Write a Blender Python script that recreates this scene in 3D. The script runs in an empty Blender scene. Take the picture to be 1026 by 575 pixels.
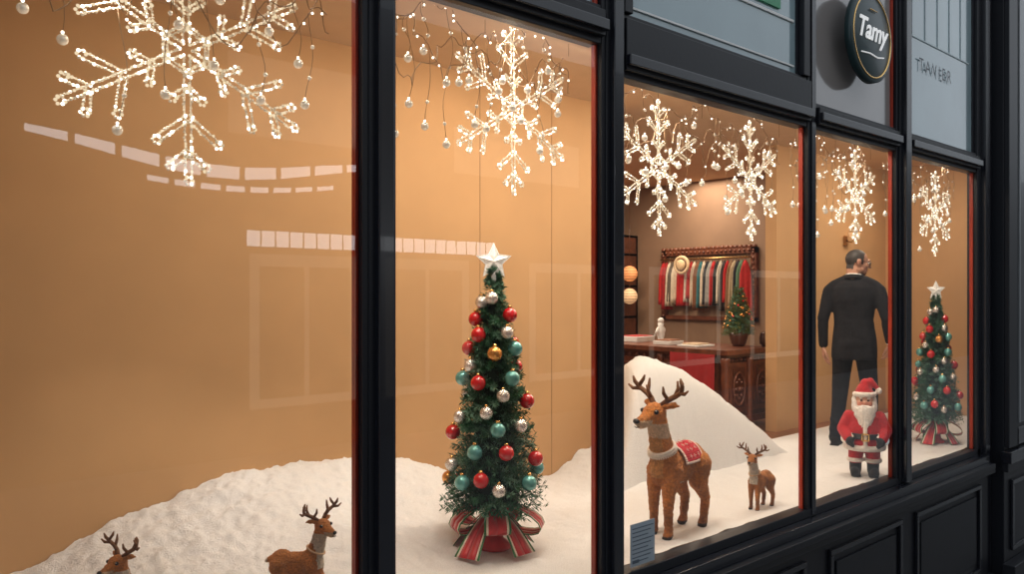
import bpy, math, random
from math import sin, cos, pi, sqrt, radians
from mathutils import Vector, Matrix, Euler, noise
random.seed(7)
S=bpy.context.scene
S.view_settings.view_transform='Standard'
COL=S.collection
TH=radians(41.38); cs,sn=cos(TH),sin(TH); F=800.0; H=1.35; D=2.5
def ratio(px):
    u=(px-513)/F
    return (sn+u*cs)/(cs-u*sn)
def at(px,Yd):
    X=ratio(px)*Yd
    return X, X*sn+Yd*cs
def zat(py,fw): return H-(py-293)*fw/F

# ---------------- materials ----------------
def mat(name,col,rough=.5,metal=0,var=0,vscale=8,bump=0,bscale=60,coat=0,emis=None,estr=0,attr=False,spec=None,sheen=0,detail=4,bdist=.01):
    m=bpy.data.materials.new(name); m.use_nodes=True
    nt=m.node_tree; b=nt.nodes['Principled BSDF']; L=nt.links
    b.inputs['Base Color'].default_value=(*col,1)
    b.inputs['Roughness'].default_value=rough; b.inputs['Metallic'].default_value=metal
    b.inputs['Coat Weight'].default_value=coat
    if spec is not None: b.inputs['Specular IOR Level'].default_value=spec
    if sheen: b.inputs['Sheen Weight'].default_value=sheen
    if emis: 
        b.inputs['Emission Color'].default_value=(*emis,1); b.inputs['Emission Strength'].default_value=estr
    tc=nt.nodes.new('ShaderNodeTexCoord')
    if attr:
        a=nt.nodes.new('ShaderNodeAttribute'); a.attribute_name='Col'
        n=nt.nodes.new('ShaderNodeTexNoise'); n.inputs['Scale'].default_value=vscale; n.inputs['Detail'].default_value=detail
        L.new(tc.outputs['Object'],n.inputs['Vector'])
        mr=nt.nodes.new('ShaderNodeMapRange'); mr.inputs['From Min'].default_value=.3; mr.inputs['From Max'].default_value=.7; mr.inputs['To Min'].default_value=1-var; mr.inputs['To Max'].default_value=1+var
        L.new(n.outputs['Fac'],mr.inputs['Value'])
        vm=nt.nodes.new('ShaderNodeVectorMath'); vm.operation='SCALE'
        L.new(a.outputs['Color'],vm.inputs[0]); L.new(mr.outputs[0],vm.inputs['Scale'])
        L.new(vm.outputs[0],b.inputs['Base Color'])
    elif var:
        n=nt.nodes.new('ShaderNodeTexNoise'); n.inputs['Scale'].default_value=vscale; n.inputs['Detail'].default_value=detail
        L.new(tc.outputs['Object'],n.inputs['Vector'])
        r=nt.nodes.new('ShaderNodeValToRGB')
        r.color_ramp.elements[0].position=.3; r.color_ramp.elements[1].position=.7
        r.color_ramp.elements[0].color=(*[max(0,c*(1-var)) for c in col],1)
        r.color_ramp.elements[1].color=(*[min(1,c*(1+var)) for c in col],1)
        L.new(n.outputs['Fac'],r.inputs['Fac']); L.new(r.outputs['Color'],b.inputs['Base Color'])
    if bump:
        n2=nt.nodes.new('ShaderNodeTexNoise'); n2.inputs['Scale'].default_value=bscale; n2.inputs['Detail'].default_value=5
        L.new(tc.outputs['Object'],n2.inputs['Vector'])
        bp=nt.nodes.new('ShaderNodeBump'); bp.inputs['Strength'].default_value=bump; bp.inputs['Distance'].default_value=bdist
        L.new(n2.outputs['Fac'],bp.inputs['Height']); L.new(bp.outputs['Normal'],b.inputs['Normal'])
    return m
def glassmat(name,tint=(1,1,1),boost=1.0):
    m=bpy.data.materials.new(name); m.use_nodes=True; nt=m.node_tree; nt.nodes.clear(); L=nt.links
    o=nt.nodes.new('ShaderNodeOutputMaterial'); mx=nt.nodes.new('ShaderNodeMixShader')
    t=nt.nodes.new('ShaderNodeBsdfTransparent'); t.inputs[0].default_value=(*tint,1)
    g=nt.nodes.new('ShaderNodeBsdfGlossy'); g.inputs['Roughness'].default_value=.0
    f=nt.nodes.new('ShaderNodeFresnel'); f.inputs['IOR'].default_value=1.5
    k=nt.nodes.new('ShaderNodeMath'); k.operation='MULTIPLY'; k.inputs[1].default_value=boost; k.use_clamp=True
    L.new(f.outputs[0],k.inputs[0]); L.new(k.outputs[0],mx.inputs[0]); L.new(t.outputs[0],mx.inputs[1]); L.new(g.outputs[0],mx.inputs[2]); L.new(mx.outputs[0],o.inputs[0])
    return m
def emimat(name,col,s):
    m=bpy.data.materials.new(name); m.use_nodes=True; nt=m.node_tree; nt.nodes.clear()
    o=nt.nodes.new('ShaderNodeOutputMaterial'); e=nt.nodes.new('ShaderNodeEmission'); e.inputs[0].default_value=(*col,1); e.inputs[1].default_value=s
    nt.links.new(e.outputs[0],o.inputs[0]); return m

M_frame=mat('black_navy_paint',(.006,.007,.011),.42,bump=.05,bscale=30,spec=.4)
M_frame2=mat('black_navy_gloss',(.009,.010,.015),.25,coat=.25,bump=.02,bscale=20)
M_red=mat('red_jamb_paint',(.38,.035,.012),.4,var=.2,vscale=4)
M_glass=glassmat('window_glass',boost=1.7)
M_wall=mat('tan_plaster',(.54,.315,.145),.75,var=.05,vscale=2.5,bump=.05,bscale=90)
M_groove=mat('wall_groove_dark',(.36,.21,.10),.8,var=.1)
M_ceil=mat('ceiling_cream',(.66,.47,.30),.8,var=.03)
M_taupe=mat('taupe_plaster',(.26,.160,.10),.75,var=.08,vscale=3)
M_snow=mat('snow',(.88,.87,.86),.85,var=.10,vscale=190,bump=.9,bscale=170,detail=8,bdist=.014)
M_wood=mat('dark_wood',(.085,.026,.012),.35,var=.35,vscale=9,coat=.3)
M_wood2=mat('carved_wood',(.15,.045,.02),.4,var=.35,vscale=14,coat=.2)
M_floor=mat('wood_floor',(.22,.085,.035),.35,var=.25,vscale=5)
M_pave=mat('pavement',(.18,.18,.18),.8,var=.15,vscale=3,bump=.2)
M_bldg=mat('grey_stone',(.06,.055,.05),.7,var=.2,vscale=2)
M_frost=mat('frosted_panel',(.25,.34,.37),.12,var=.12,vscale=1.2,coat=.8)
M_frost2=mat('grey_panel',(.24,.22,.21),.15,var=.10,vscale=1.2,coat=.7)
M_white=mat('white_paint',(.75,.75,.73),.5,var=.03)
M_black=mat('black_rubber',(.012,.012,.013),.35,var=.2)
M_gold=mat('gold',(.85,.52,.18),.25,metal=1,var=.1)
M_silver=mat('silver_glitter',(.82,.78,.74),.22,metal=.8,var=.25,vscale=90,bump=.4,bscale=200)
M_redorn=mat('red_ornament',(.62,.010,.015),.13,coat=.8,var=.1)
M_teal=mat('teal_ornament',(.13,.42,.40),.2,metal=.3,coat=.7,var=.12,vscale=30)
M_goldorn=mat('gold_ornament',(.80,.38,.10),.22,metal=.7,coat=.4,var=.12,vscale=30)
M_needle=mat('fir_needles',(.026,.115,.050),.55,var=.5,vscale=14)
M_needle2=mat('fir_needles_frosted',(.13,.27,.18),.6,var=.3,vscale=14)
M_bark=mat('bark',(.05,.03,.018),.9,var=.3)
M_ribred=mat('ribbon_red',(.50,.012,.018),.4,sheen=.3,var=.1,vscale=30)
M_ribgrn=mat('ribbon_green',(.03,.16,.05),.5,var=.2,vscale=30)
M_ribwht=mat('ribbon_white',(.75,.66,.55),.5,var=.05,vscale=30)
M_star=mat('star_glitter',(.9,.86,.8),.3,metal=.2,var=.2,vscale=90,bump=.5,bscale=160,emis=(1,.88,.75),estr=.2)
M_fur=mat('felt_fur',(.5,.2,.05),.95,var=.30,vscale=60,bump=1.0,bscale=120,attr=True,sheen=.15,bdist=.02)
M_antler=mat('antler_bark',(.16,.07,.03),.8,var=.35,vscale=30,bump=.5)
M_skin=mat('skin_attr',(.6,.4,.3),.55,var=.06,vscale=20,attr=True)
M_cloth=mat('cloth_attr',(.02,.02,.02),.9,var=.15,vscale=12,bump=.35,bscale=14,attr=True,sheen=.0,bdist=.03,spec=.25)
M_plush=mat('plush_attr',(.6,.02,.02),.95,var=.15,vscale=50,bump=.8,bscale=140,attr=True,sheen=.15)
M_brass=mat('brass',(.5,.3,.12),.35,metal=1,var=.1)
M_crystal=mat('crystal',(.9,.85,.78),.08,metal=.55,var=.2,vscale=60,emis=(1,.8,.55),estr=.2)
M_wire=mat('garland_wire',(.34,.22,.12),.5,metal=.3,var=.2)
E1=emimat('led_warm',(1,.80,.52),.95); E2=emimat('led_hot',(1,.92,.76),3.6); E3=mat('bead_pearl',(.92,.82,.66),.2,coat=.8,var=.1,emis=(1,.78,.52),estr=.15)
E_day=emimat('lit_skylight',(.93,.96,1),4.6)
E_mid=emimat('lit_shop_interior',(1,.86,.70),.55)

# ---------------- mesh builder ----------------
class MB:
    def __init__(s): s.v=[];s.f=[];s.m=[];s.sm=[]
    def add(s,vs,fs,m=0,sm=False):
        o=len(s.v); s.v+= [tuple(v) for v in vs]
        for f in fs: s.f.append([i+o for i in f]); s.m.append(m); s.sm.append(sm)
    def box(s,x0,x1,y0,y1,z0,z1,m=0):
        v=[(x,y,z) for x in(x0,x1) for y in(y0,y1) for z in(z0,z1)]
        s.add(v,[(0,1,3,2),(4,6,7,5),(0,4,5,1),(2,3,7,6),(0,2,6,4),(1,5,7,3)],m)
    def sphere(s,c,r,m=0,seg=14,rings=9,rot=None):
        if not hasattr(r,'__len__'): r=(r,r,r)
        c=Vector(c); vs=[];fs=[]
        R=rot.to_matrix() if rot is not None and not isinstance(rot,Matrix) else rot
        def P(v):
            v=Vector(v); 
            if R is not None: v=R@v
            return c+v
        vs.append(P((0,0,r[2])))
        for i in range(1,rings):
            t=pi*i/rings
            for j in range(seg):
                a=2*pi*j/seg; vs.append(P((r[0]*sin(t)*cos(a),r[1]*sin(t)*sin(a),r[2]*cos(t))))
        vs.append(P((0,0,-r[2])))
        for j in range(seg): fs.append((0,1+j,1+(j+1)%seg))
        for i in range(rings-2):
            for j in range(seg):
                a=1+i*seg+j;b=1+i*seg+(j+1)%seg
                fs.append((a,a+seg,b+seg,b))
        l=len(vs)-1;k=1+(rings-2)*seg
        for j in range(seg): fs.append((l,k+(j+1)%seg,k+j))
        s.add(vs,fs,m,True)
    def tube(s,pts,rad,m=0,n=8,closed=False):
        pts=[Vector(p) for p in pts]
        if not hasattr(rad,'__len__'): rad=[rad]*len(pts)
        N=len(pts); vs=[];fs=[];up=None
        for i,p in enumerate(pts):
            if closed: t=pts[(i+1)%N]-pts[i-1]
            else: t=(pts[min(i+1,N-1)]-pts[max(i-1,0)])
            if t.length<1e-9: t=Vector((0,0,1))
            t.normalize()
            if up is None:
                up=Vector((0,0,1)) if abs(t.z)<.9 else Vector((1,0,0))
            a=up-t*up.dot(t)
            if a.length<1e-5: a=t.orthogonal()
            a.normalize(); up=a; b=t.cross(a)
            for j in range(n):
                q=2*pi*j/n; vs.append(p+(a*cos(q)+b*sin(q))*rad[i])
        for i in range(N if closed else N-1):
            k=(i+1)%N
            for j in range(n):
                fs.append((i*n+j,i*n+(j+1)%n,k*n+(j+1)%n,k*n+j))
        if not closed:
            fs.append(tuple(reversed(range(n)))); fs.append(tuple((N-1)*n+j for j in range(n)))
        s.add(vs,fs,m,True)
    def lathe(s,c,prof,m=0,n=24,axis='Z',sy=1):
        vs=[];fs=[]
        for r,z in prof:
            for j in range(n):
                a=2*pi*j/n
                if axis=='Z': vs.append((c[0]+r*cos(a),c[1]+sy*r*sin(a),c[2]+z))
                else: vs.append((c[0]+r*cos(a),c[1]-z,c[2]+r*sin(a)))
        for i in range(len(prof)-1):
            for j in range(n):
                fs.append((i*n+j,i*n+(j+1)%n,(i+1)*n+(j+1)%n,(i+1)*n+j))
        fs.append(tuple(reversed(range(n)))); fs.append(tuple((len(prof)-1)*n+j for j in range(n)))
        s.add(vs,fs,m,True)
    def cap(s,p0,p1,r0,r1,m=0):
        s.tube([p0,p1],[r0,r1],m,12); s.sphere(p0,r0,m,12,8); s.sphere(p1,r1,m,12,8)
    def mesh(s,name,mats):
        me=bpy.data.meshes.new(name); me.from_pydata(s.v,[],s.f)
        for m in mats: me.materials.append(m)
        me.polygons.foreach_set('material_index',s.m); me.polygons.foreach_set('use_smooth',s.sm)
        me.update(); return me
    def obj(s,name,mats,parent=None,bevel=0,loc=None,rot=None):
        return mk(name,s.mesh(name,mats),parent,bevel,loc,rot)
def mk(name,me,parent=None,bevel=0,loc=None,rot=None):
    o=bpy.data.objects.new(name,me); COL.objects.link(o)
    if parent: o.parent=parent
    if loc: o.location=loc
    if rot: o.rotation_euler=rot
    if bevel:
        b=o.modifiers.new('bevel','BEVEL'); b.width=bevel; b.segments=2; b.limit_method='ANGLE'
    return o
def empty(name,loc=(0,0,0),rot=(0,0,0),sc=1):
    e=bpy.data.objects.new(name,None); COL.objects.link(e); e.location=loc; e.rotation_euler=rot; e.scale=(sc,sc,sc); e.empty_display_size=.1
    return e
def organic(mb,name,voxel,material,colfn,smooth=6,parent=None,disp=None):
    me=mb.mesh(name+'_src',[]); o=bpy.data.objects.new(name+'_src',me); COL.objects.link(o)
    r=o.modifiers.new('r','REMESH'); r.mode='VOXEL'; r.voxel_size=voxel
    if smooth:
        q=o.modifiers.new('s','SMOOTH'); q.factor=.5; q.iterations=smooth
    dg=bpy.context.evaluated_depsgraph_get(); dg.update()
    nm=bpy.data.meshes.new_from_object(o.evaluated_get(dg))
    bpy.data.objects.remove(o); bpy.data.meshes.remove(me)
    nm.name=name; nm.materials.clear(); nm.materials.append(material)
    ca=nm.color_attributes.new('Col','FLOAT_COLOR','POINT')
    for i,v in enumerate(nm.vertices):
        c=colfn(v.co); ca.data[i].color=(c[0],c[1],c[2],1)
    if disp:
        ns=[v.normal.copy() for v in nm.vertices]
        for v,n_ in zip(nm.vertices,ns): v.co+=n_*disp(v.co)
    nm.polygons.foreach_set('use_smooth',[True]*len(nm.polygons))
    return mk(name,nm,parent)

# ---------------- room shell ----------------
XL=-.9; YW=1.6; XR=9.4
b=MB()
b.box(XL,4.65,YW,YW+.12,0,2.78,0)
for k in (3.33,3.99): b.box(k-.003,k+.003,YW-.002,YW+.002,0,2.77,1)
b.obj('wall_display_back',[M_wall,M_groove])
b=MB(); b.box(7.02,XR,YW,YW+.12,0,2.78,0); b.obj('wall_display_right_back',[M_wall,M_groove])
b=MB(); b.box(XR,XR+.12,.06,YW+.12,-.05,2.78); b.obj('wall_right',[M_wall])
b=MB(); b.box(XL-.12,XL,.06,7.0,-.05,2.78); b.obj('wall_left',[M_wall])
b=MB(); b.box(8.6,8.72,YW+.12,7.0,-.05,2.78); b.obj('wall_shop_right',[M_taupe])
b=MB(); b.box(XL-.12,8.72,7.0,7.12,-.05,2.78); b.obj('wall_back',[M_taupe])
b=MB(); b.box(XL-.12,XR+.12,.06,7.12,2.78,2.9); b.obj('ceiling',[M_ceil])
b=MB()
b.box(XL-.12,XR+.12,.06,YW,-.12,0,0)
y=YW
while y<7.0:
    x=XL-.1-random.random()
    while x<8.6:
        x1=x+1.4; b.box(max(x,XL-.1)+.001,min(x1,8.6)-.001,y+.001,min(y+.12,7.0)-.001,-.03,0,0); x=x1
    y+=.12
b.box(XL-.12,8.72,YW,7.12,-.14,-.03,0)
b.obj('floor',[M_floor])

# snow
hbx=[(-1,.0),(0,.01),(.6,.09),(1.2,.27),(1.7,.40),(2.34,.38),(2.6,.34),(3.24,.15),(3.7,.02),(3.95,.03),(4.3,.16),(4.6,.22),(5.1,0),(12,0)]
def lerp_tab(t,x):
    if x<=t[0][0]: return t[0][1]
    for (a,va),(c,vc) in zip(t,t[1:]):
        if x<=c:
            k=(x-a)/(c-a); k=k*k*(3-2*k)*.6+k*.4; return va+(vc-va)*k
    return t[-1][1]
def snowh(x,y,fine=False):
    e=1.2+1.8*min(1,max(0,(x-1.9)/.5))
    hb=lerp_tab(hbx,x)*(max(0,min(1,y/1.5))**e)
    h=.012+hb
    h+=.012*(noise.noise(Vector((x*2.2,y*2.2,0)))+.5)+.007*noise.noise(Vector((x*9,y*9,3)))
    if fine:
        k=min(1,.15+hb*6)
        h+=k*(.020*noise.noise(Vector((x*11,y*11,7)))+.012*noise.noise(Vector((x*26,y*26,2)))+.007*noise.noise(Vector((x*60,y*60,2))))
    if x>4.7: 
        h*=min(1,max(.0,(1.42-y)/.25)); h=max(h,.0)
    return max(h,.001)
b=MB()
def patch(xa,xb,st,ymax):
    nx=int((xb-xa)/st); ny=int((ymax-.065)/st); vs=[];fs=[]
    for i in range(nx+1):
        for j in range(ny+1):
            x=xa+(xb-xa)*i/nx; y=.065+(ymax-.065)*j/ny; vs.append((x,y,snowh(x,y,True)))
    for i in range(nx):
        for j in range(ny):
            a=i*(ny+1)+j; fs.append((a,a+ny+1,a+ny+2,a+1))
    b.add(vs,fs,0,True)
patch(XL+.005,4.65,.011,1.595); patch(4.65,XR-.005,.02,1.44)
b.obj('snow_ground',[M_snow])
prof=[(3.98,0.0),(4.03,.18),(4.09,.42),(4.16,.64),(4.25,.78),(4.36,.84),(4.5,.862),(4.66,.862),(4.85,.83),(5.06,.765),(5.35,.63),(5.62,.475),(5.88,.30),(6.08,.13),(6.2,0)]
def ph(x):
    x=max(prof[0][0],min(prof[-1][0],x))
    for (a,va),(c,vc) in zip(prof,prof[1:]):
        if x<=c: return va+(vc-va)*(x-a)/(c-a)
def phs(x): return (ph(x-.05)+ph(x)+ph(x+.05))/3
b=MB(); vs=[];fs=[]; NI=180
ys=[(0,.0),(.008,.18),(.02,.36),(.04,.54),(.07,.70),(.11,.82),(.16,.91),(.22,.97),(.28,1.0),(.33,1.0),(.38,.99),(.42,.95),(.44,.85),(.46,.5),(.465,0)]
for i in range(NI+1):
    x=3.98+2.22*i/NI; h=phs(x)*min(1,i/3); wgt=max(0,1-(x-3.98)/.9)
    for dy,k in ys:
        yy=.98+dy*1.2
        n=.014*noise.noise(Vector((x*6,dy*20,1)))+.010*noise.noise(Vector((x*22,dy*60,k*20)))
        vs.append((x+n+(yy-.98)*.95*wgt,yy+n,max(-.01,h*k+ (n if h*k>.03 else 0))))
w=len(ys)
for i in range(NI):
    for j in range(w-1):
        a=i*w+j; fs.append((a,a+w,a+w+1,a+1))
b.add(vs,fs,0,True); b.obj('snow_mound',[M_snow])

# ---------------- facade ----------------
def mull(name,a,c,pr,z0=-.02,z1=5.0,back=.025):
    b=MB(); w=c-a
    b.box(a,c,-.025,back,z0,z1,0)
    b.box(a+w*.16,c-w*.04,-pr*.55,-.02,z0,z1,0)
    b.box(a+w*.34,c-w*.2,-pr,-pr*.5,z0,z1,1)
    return b.obj(name,[M_frame,M_frame2],bevel=.004)
mull('trim_1',1.475,1.615,.06)
mull('trim_2',2.73,2.875,.06)
mull('trim_3',4.60,4.70,.035)
mull('trim_4',5.86,6.05,.07)
mull('trim_5',-.3,-.16,.075)
bounds=[(-.16,1.475),(1.615,2.73),(2.875,4.60),(4.70,5.86),(6.05,7.44)]
b=MB()
for i,(a,c) in enumerate(bounds):
    zt=2.49 if i<2 else 2.365
    zp=2.67 if i<3 else 2.53
    b.box(a,c,-.02,.06,zt,zp,0)
    b.box(a,c,-.05,-.02,zt+.03,zp-.03,0)
    b.box(a,c,-.075,-.05,zt+.05,zt+.10,1)
    if i==2:
        b.box(a,a+.06,-.04,.0,2.67,4.7,0); b.box(c-.07,c,-.04,.0,2.67,4.7,0)
b.box(-.3,7.5,.0,.06,4.7,5.0,0)
b.obj('trim_6',[M_frame,M_frame2],bevel=.004)
for i,(a,c) in enumerate(bounds):
    zt=2.49 if i<2 else 2.365
    b=MB()
    b.add([(a,0,.02),(c,0,.02),(c,0,zt),(a,0,zt)],[(0,1,2,3)],0)
    b.box(c-.013,c,.004,.030,.02,zt,1); b.box(a,a+.006,.004,.026,.02,zt,1)
    b.obj('window_%d'%(i+1),[M_glass,M_red,M_frame])
for i,(a,c) in enumerate(bounds):
    zp=2.67 if i<3 else 2.53
    b=MB(); mtl=M_frost2 if i==3 else M_frost
    ins=.06 if i==2 else 0
    b.box(a+ins,c-ins,.01,.03,zp,4.7,0)
    b.box(c-ins-.03,c-ins-.008,-.004,.012,zp,4.7,1 if i in(3,1) else 2)
    if i==2:
        b.box(a+.1,c-.12,.0,.012,zp+.045,zp+.055,3)
        b.box(3.9,4.32,-.004,.012,3.03,3.3,4)
        b.box(a+.1,c-.12,.0,.011,2.985,3.0,3)
    if i==4:
        for k in range(5): b.box(a+.15+k*.24,a+.155+k*.24,.004,.0105,3.28,4.6,5)  # pale grid reflected in the pane, modelled as coloured lines
        b.box(a+.05,c-.1,.004,.0105,3.27,3.28,5)
    b.obj('window_%d'%(i+6),[mtl,M_red,M_frame,M_white,mat('green_film',(.03,.28,.12),.4,var=.05),mat('reflection_line',(.42,.50,.52),.4,var=.05)])
b=MB(); b.box(XL-.12,XR+.12,.065,.10,2.5,5.0); b.obj('wall_front',[M_ceil])
b=MB()
b.box(-.3,7.5,-.03,.06,-.03,.02,0)
b.box(-.3,7.5,-.10,.06,-.09,-.03,1)
b.box(-.3,7.5,-.15,.06,-.13,-.09,0)
b.box(-.3,7.62,-.11,.06,-.19,-.13,0)
b.box(-.3,7.62,-.05,.06,-1.3,-.19,0)
b.box(-.3,7.7,-.13,.0,-1.3,-1.08,0)
for a,c in [(.1,1.4),(1.65,2.7),(2.9,4.5),(4.8,5.85),(6.1,7.4)]:
    for (x0,x1,z0,z1) in [(a,c,-.30,-.265),(a,c,-1.0,-.965),(a,a+.035,-.965,-.30),(c-.035,c,-.965,-.30)]:
        b.box(x0,x1,-.075,-.05,z0,z1,1)
    b.box(a+.09,c-.09,-.065,-.05,-.91,-.355,0)
b.obj('trim_7',[M_frame,M_frame2],bevel=.004)
b=MB()
b.box(7.44,7.58,-.03,.055,-1.3,5,0); b.box(7.52,7.62,-.07,.055,-.19,5,1)
b.box(7.62,7.80,-.02,.055,-1.3,5,0)
b.box(7.80,10.6,-.12,.055,-1.3,5,0)
b.box(7.80,8.02,-.16,-.12,-.0,5,0)
b.box(8.02,8.08,-.14,-.12,.0,5,0)
b.box(8.16,8.19,-.135,-.118,.18,4.8,3)  # pale strip: highlight along the panel's left edge, put into the colour
b.box(8.19,10.3,-.128,-.118,.18,4.8,2)
b.box(8.08,10.3,-.15,-.12,.0,.15,1)
b.box(7.72,10.6,-.20,-.12,-.12,-.02,1); b.box(7.74,10.6,-.17,-.12,-.2,-.12,0)
b.box(7.75,10.6,-.22,-.12,-1.3,-1.0,0)
for (x0,x1,z0,z1) in [(7.95,10,-.34,-.3),(7.95,10,-.92,-.88),(7.95,7.99,-.88,-.34)]:
    b.box(x0,x1,-.145,-.12,z0,z1,1)
b.obj('pilaster',[M_frame,M_frame2,mat('dark_panel',(.03,.035,.042),.3,coat=.3,var=.1),mat('edge_highlight',(.2,.21,.22),.35,var=.05)],bevel=.005)

X,fw=at(869,D-.09); zc=zat(38,fw)
e=empty('shop_sign',(X,-.10,zc))
b=MB(); R=.30
b.lathe((0,0,0),[(R*.97,-.025),(R,-.02),(R,.02),(R*.97,.025)],0,64,axis='Y')
b.lathe((0,0,0),[(R*.91,.024),(R*.91,.029),(R*.88,.029),(R*.88,.024)],1,64,axis='Y')
b.tube([(0,.02,0),(0,.096,0)],.05,0,12)
b.obj('disc',[mat('sign_dark_teal',(.004,.026,.030),.4,coat=.1,var=.1),M_gold],parent=e)
M_sw=mat('sign_white',(.9,.9,.88),.5,var=.02,emis=(1,1,1),estr=.35)
def text(name,s,size,loc,rot,m,parent=None,shear=0,ext=.002,spacing=1,off=0):
    c=bpy.data.curves.new(name,'FONT'); c.body=s; c.size=size; c.shear=shear; c.extrude=ext; c.align_x='CENTER'; c.align_y='CENTER'; c.space_character=spacing; c.offset=off
    c.materials.append(m); o=bpy.data.objects.new(name,c); COL.objects.link(o); o.location=loc; o.rotation_euler=rot
    if parent: o.parent=parent
    return o
text('lettering','Tamy',.19,(-.025,-.032,.03),(pi/2,0,0),M_sw,e,shear=.35,off=.003,spacing=.98)
b=MB(); b.tube([(-.17,-.032,-.13),(-.05,-.032,-.12),(.06,-.032,-.13),(.15,-.032,-.115)],.0045,0,6); b.tube([(-.05,-.032,.17),(.05,-.032,.17)],.004,1,6); b.obj('flourish',[M_sw,M_gold],parent=e)
X,fw=at(937,D); zc=zat(72,fw)
text('window_lettering','TAVIER',.14,(X,-.004,zc),(pi/2,0,0),mat('grey_lettering',(.06,.07,.08),.5,var=.05),spacing=1.5,ext=.0)  # flat grey letters in front of the upper pane
X0,_=at(631,D);X1,_=at(655,D)
b=MB(); b.box(X0,X1,-.006,-.002,.03,.235,0)
for k in range(9): b.box(X0+.012,X1-.012-.02*(k%3),-.0075,-.006,.21-k*.02,.214-k*.02,1)
b.box(X0+.012,X0+.06,-.0078,-.006,.045,.06,1)
b.obj('notice_sign',[mat('notice_paper',(.33,.38,.42),.5,var=.04),mat('ink',(.08,.1,.13),.6,var=.05)])

# ---------------- snowflakes ----------------
def flake_mesh(R=.385):
    b=MB(); segs=[]
    def P(r,a): return (r*cos(a),r*sin(a))
    for k in range(6):
        a=pi/2+k*pi/3; d=(cos(a),sin(a))
        segs.append(((d[0]*.04*R,d[1]*.04*R),(d[0]*.97*R,d[1]*.97*R),1.0))
        for r0,ln,wd in [(.28,.14,.8),(.50,.29,1.0),(.76,.17,1.0)]:
            for sg in(-1,1):
                q=a+sg*radians(50); p=(d[0]*r0*R,d[1]*r0*R)
                segs.append((p,(p[0]+cos(q)*ln*R,p[1]+sin(q)*ln*R),wd))
        q=a+pi/3; segs.append((P(.17*R,a),P(.17*R,q),.6))
    for p,q,wd in segs:
        L=math.dist(p,q); n=max(2,int(L/.0086))
        nx_,nz_=-(q[1]-p[1])/L,(q[0]-p[0])/L
        for sg in(-1,1):
            o_=sg*.0085*wd
            b.tube([(p[0]+nx_*o_,0,p[1]+nz_*o_),(q[0]+nx_*o_,0,q[1]+nz_*o_)],.0020,2,5)
        for i in range(n+1):
            t=i/n
            for sgn in(-1,1):
                off=sgn*.0088*wd+random.uniform(-.0018,.0018)
                c=(p[0]+(q[0]-p[0])*t+nx_*off,random.uniform(-.004,.004),p[1]+(q[1]-p[1])*t+nz_*off)
                rr=random.random(); m=0 if rr<.42 else (1 if rr<.60 else 2)
                b.sphere(c,random.uniform(.0034,.0054),m,6,4)
        for i in range(6):
            a_=i*pi/3
            b.sphere((q[0]+cos(a_)*.011,random.uniform(-.004,.004),q[1]+sin(a_)*.011),.0052,random.choice((0,1,2)),6,4)
    return b.mesh('snowflake_beads',[E1,E2,E3,M_wire])
FM=flake_mesh()
fl=[(187,50,.455),(514,110,.39),(660,168,.372),(752,181,.372),(857,197,.345),(937,214,.365)]
for px,py,r in fl:
    X,fw=at(px,D+.25); z=zat(py,fw)
    e=empty('hanging_snowflake',(X,.25,z))
    o=mk('beads',FM,e); k=r/.385; o.scale=(k,k,k); 
    e.rotation_euler=(0,random.uniform(-.03,.03),random.uniform(-.06,.06))
    b=MB(); b.tube([(0,0,r*.97),(.0,0,2.775-z)],.0018,0,5); b.obj('hanging_wire',[M_wire],e)
for i,(a,c) in enumerate(bounds):
    b=MB(); rnd=random.Random(30+i); zt=2.5 if i<2 else 2.36
    for row in range(3):
        pts=[];n=80; y0=.135+(0,.04,.03)[row]
        for k in range(n+1):
            t=k/n; x=a+.03+(c-a-.06)*t
            sag=abs(sin(t*pi*(2 if c-a<1.3 else 3)+row*1.1))
            pts.append((x+.02*sin(k*.6+row),y0+.012*sin(k*.9),zt+.03-.06*row-.24*(1-sag)+.020*sin(k*1.1+row)+rnd.uniform(-.006,.006)))
        b.tube(pts,.0022,0,5)
        if row==2: continue
        for k in range(2,n,3):
            b.sphere((pts[k][0],pts[k][1],pts[k][2]-.01),.0050,2 if rnd.random()<.7 else 1,6,4)
        for k in range(3,n-1,8 if row else 7):
            x,y,z=pts[k]; L=rnd.uniform(.08,.40); q=[]
            for s_ in range(9):
                t=s_/8; q.append((x+.015*sin(t*5+k),y+.008*sin(t*7),z-L*t))
            b.tube(q,.0014,0,5)
            for s_ in (3,6):
                if rnd.random()<.7: b.sphere(q[s_],.008,1,8,6)
            b.sphere((q[-1][0],q[-1][1],q[-1][2]-.018),.017,1,10,7)
            b.sphere((q[-1][0],q[-1][1],q[-1][2]+.004),.005,2,6,4)
    for x in (a+.05,(a+c)/2,c-.05): b.tube([(x,.14,zt-.04),(x,.14,2.775)],.0015,0,5)
    b.obj('crystal_garland',[M_wire,M_crystal,E2])

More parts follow.
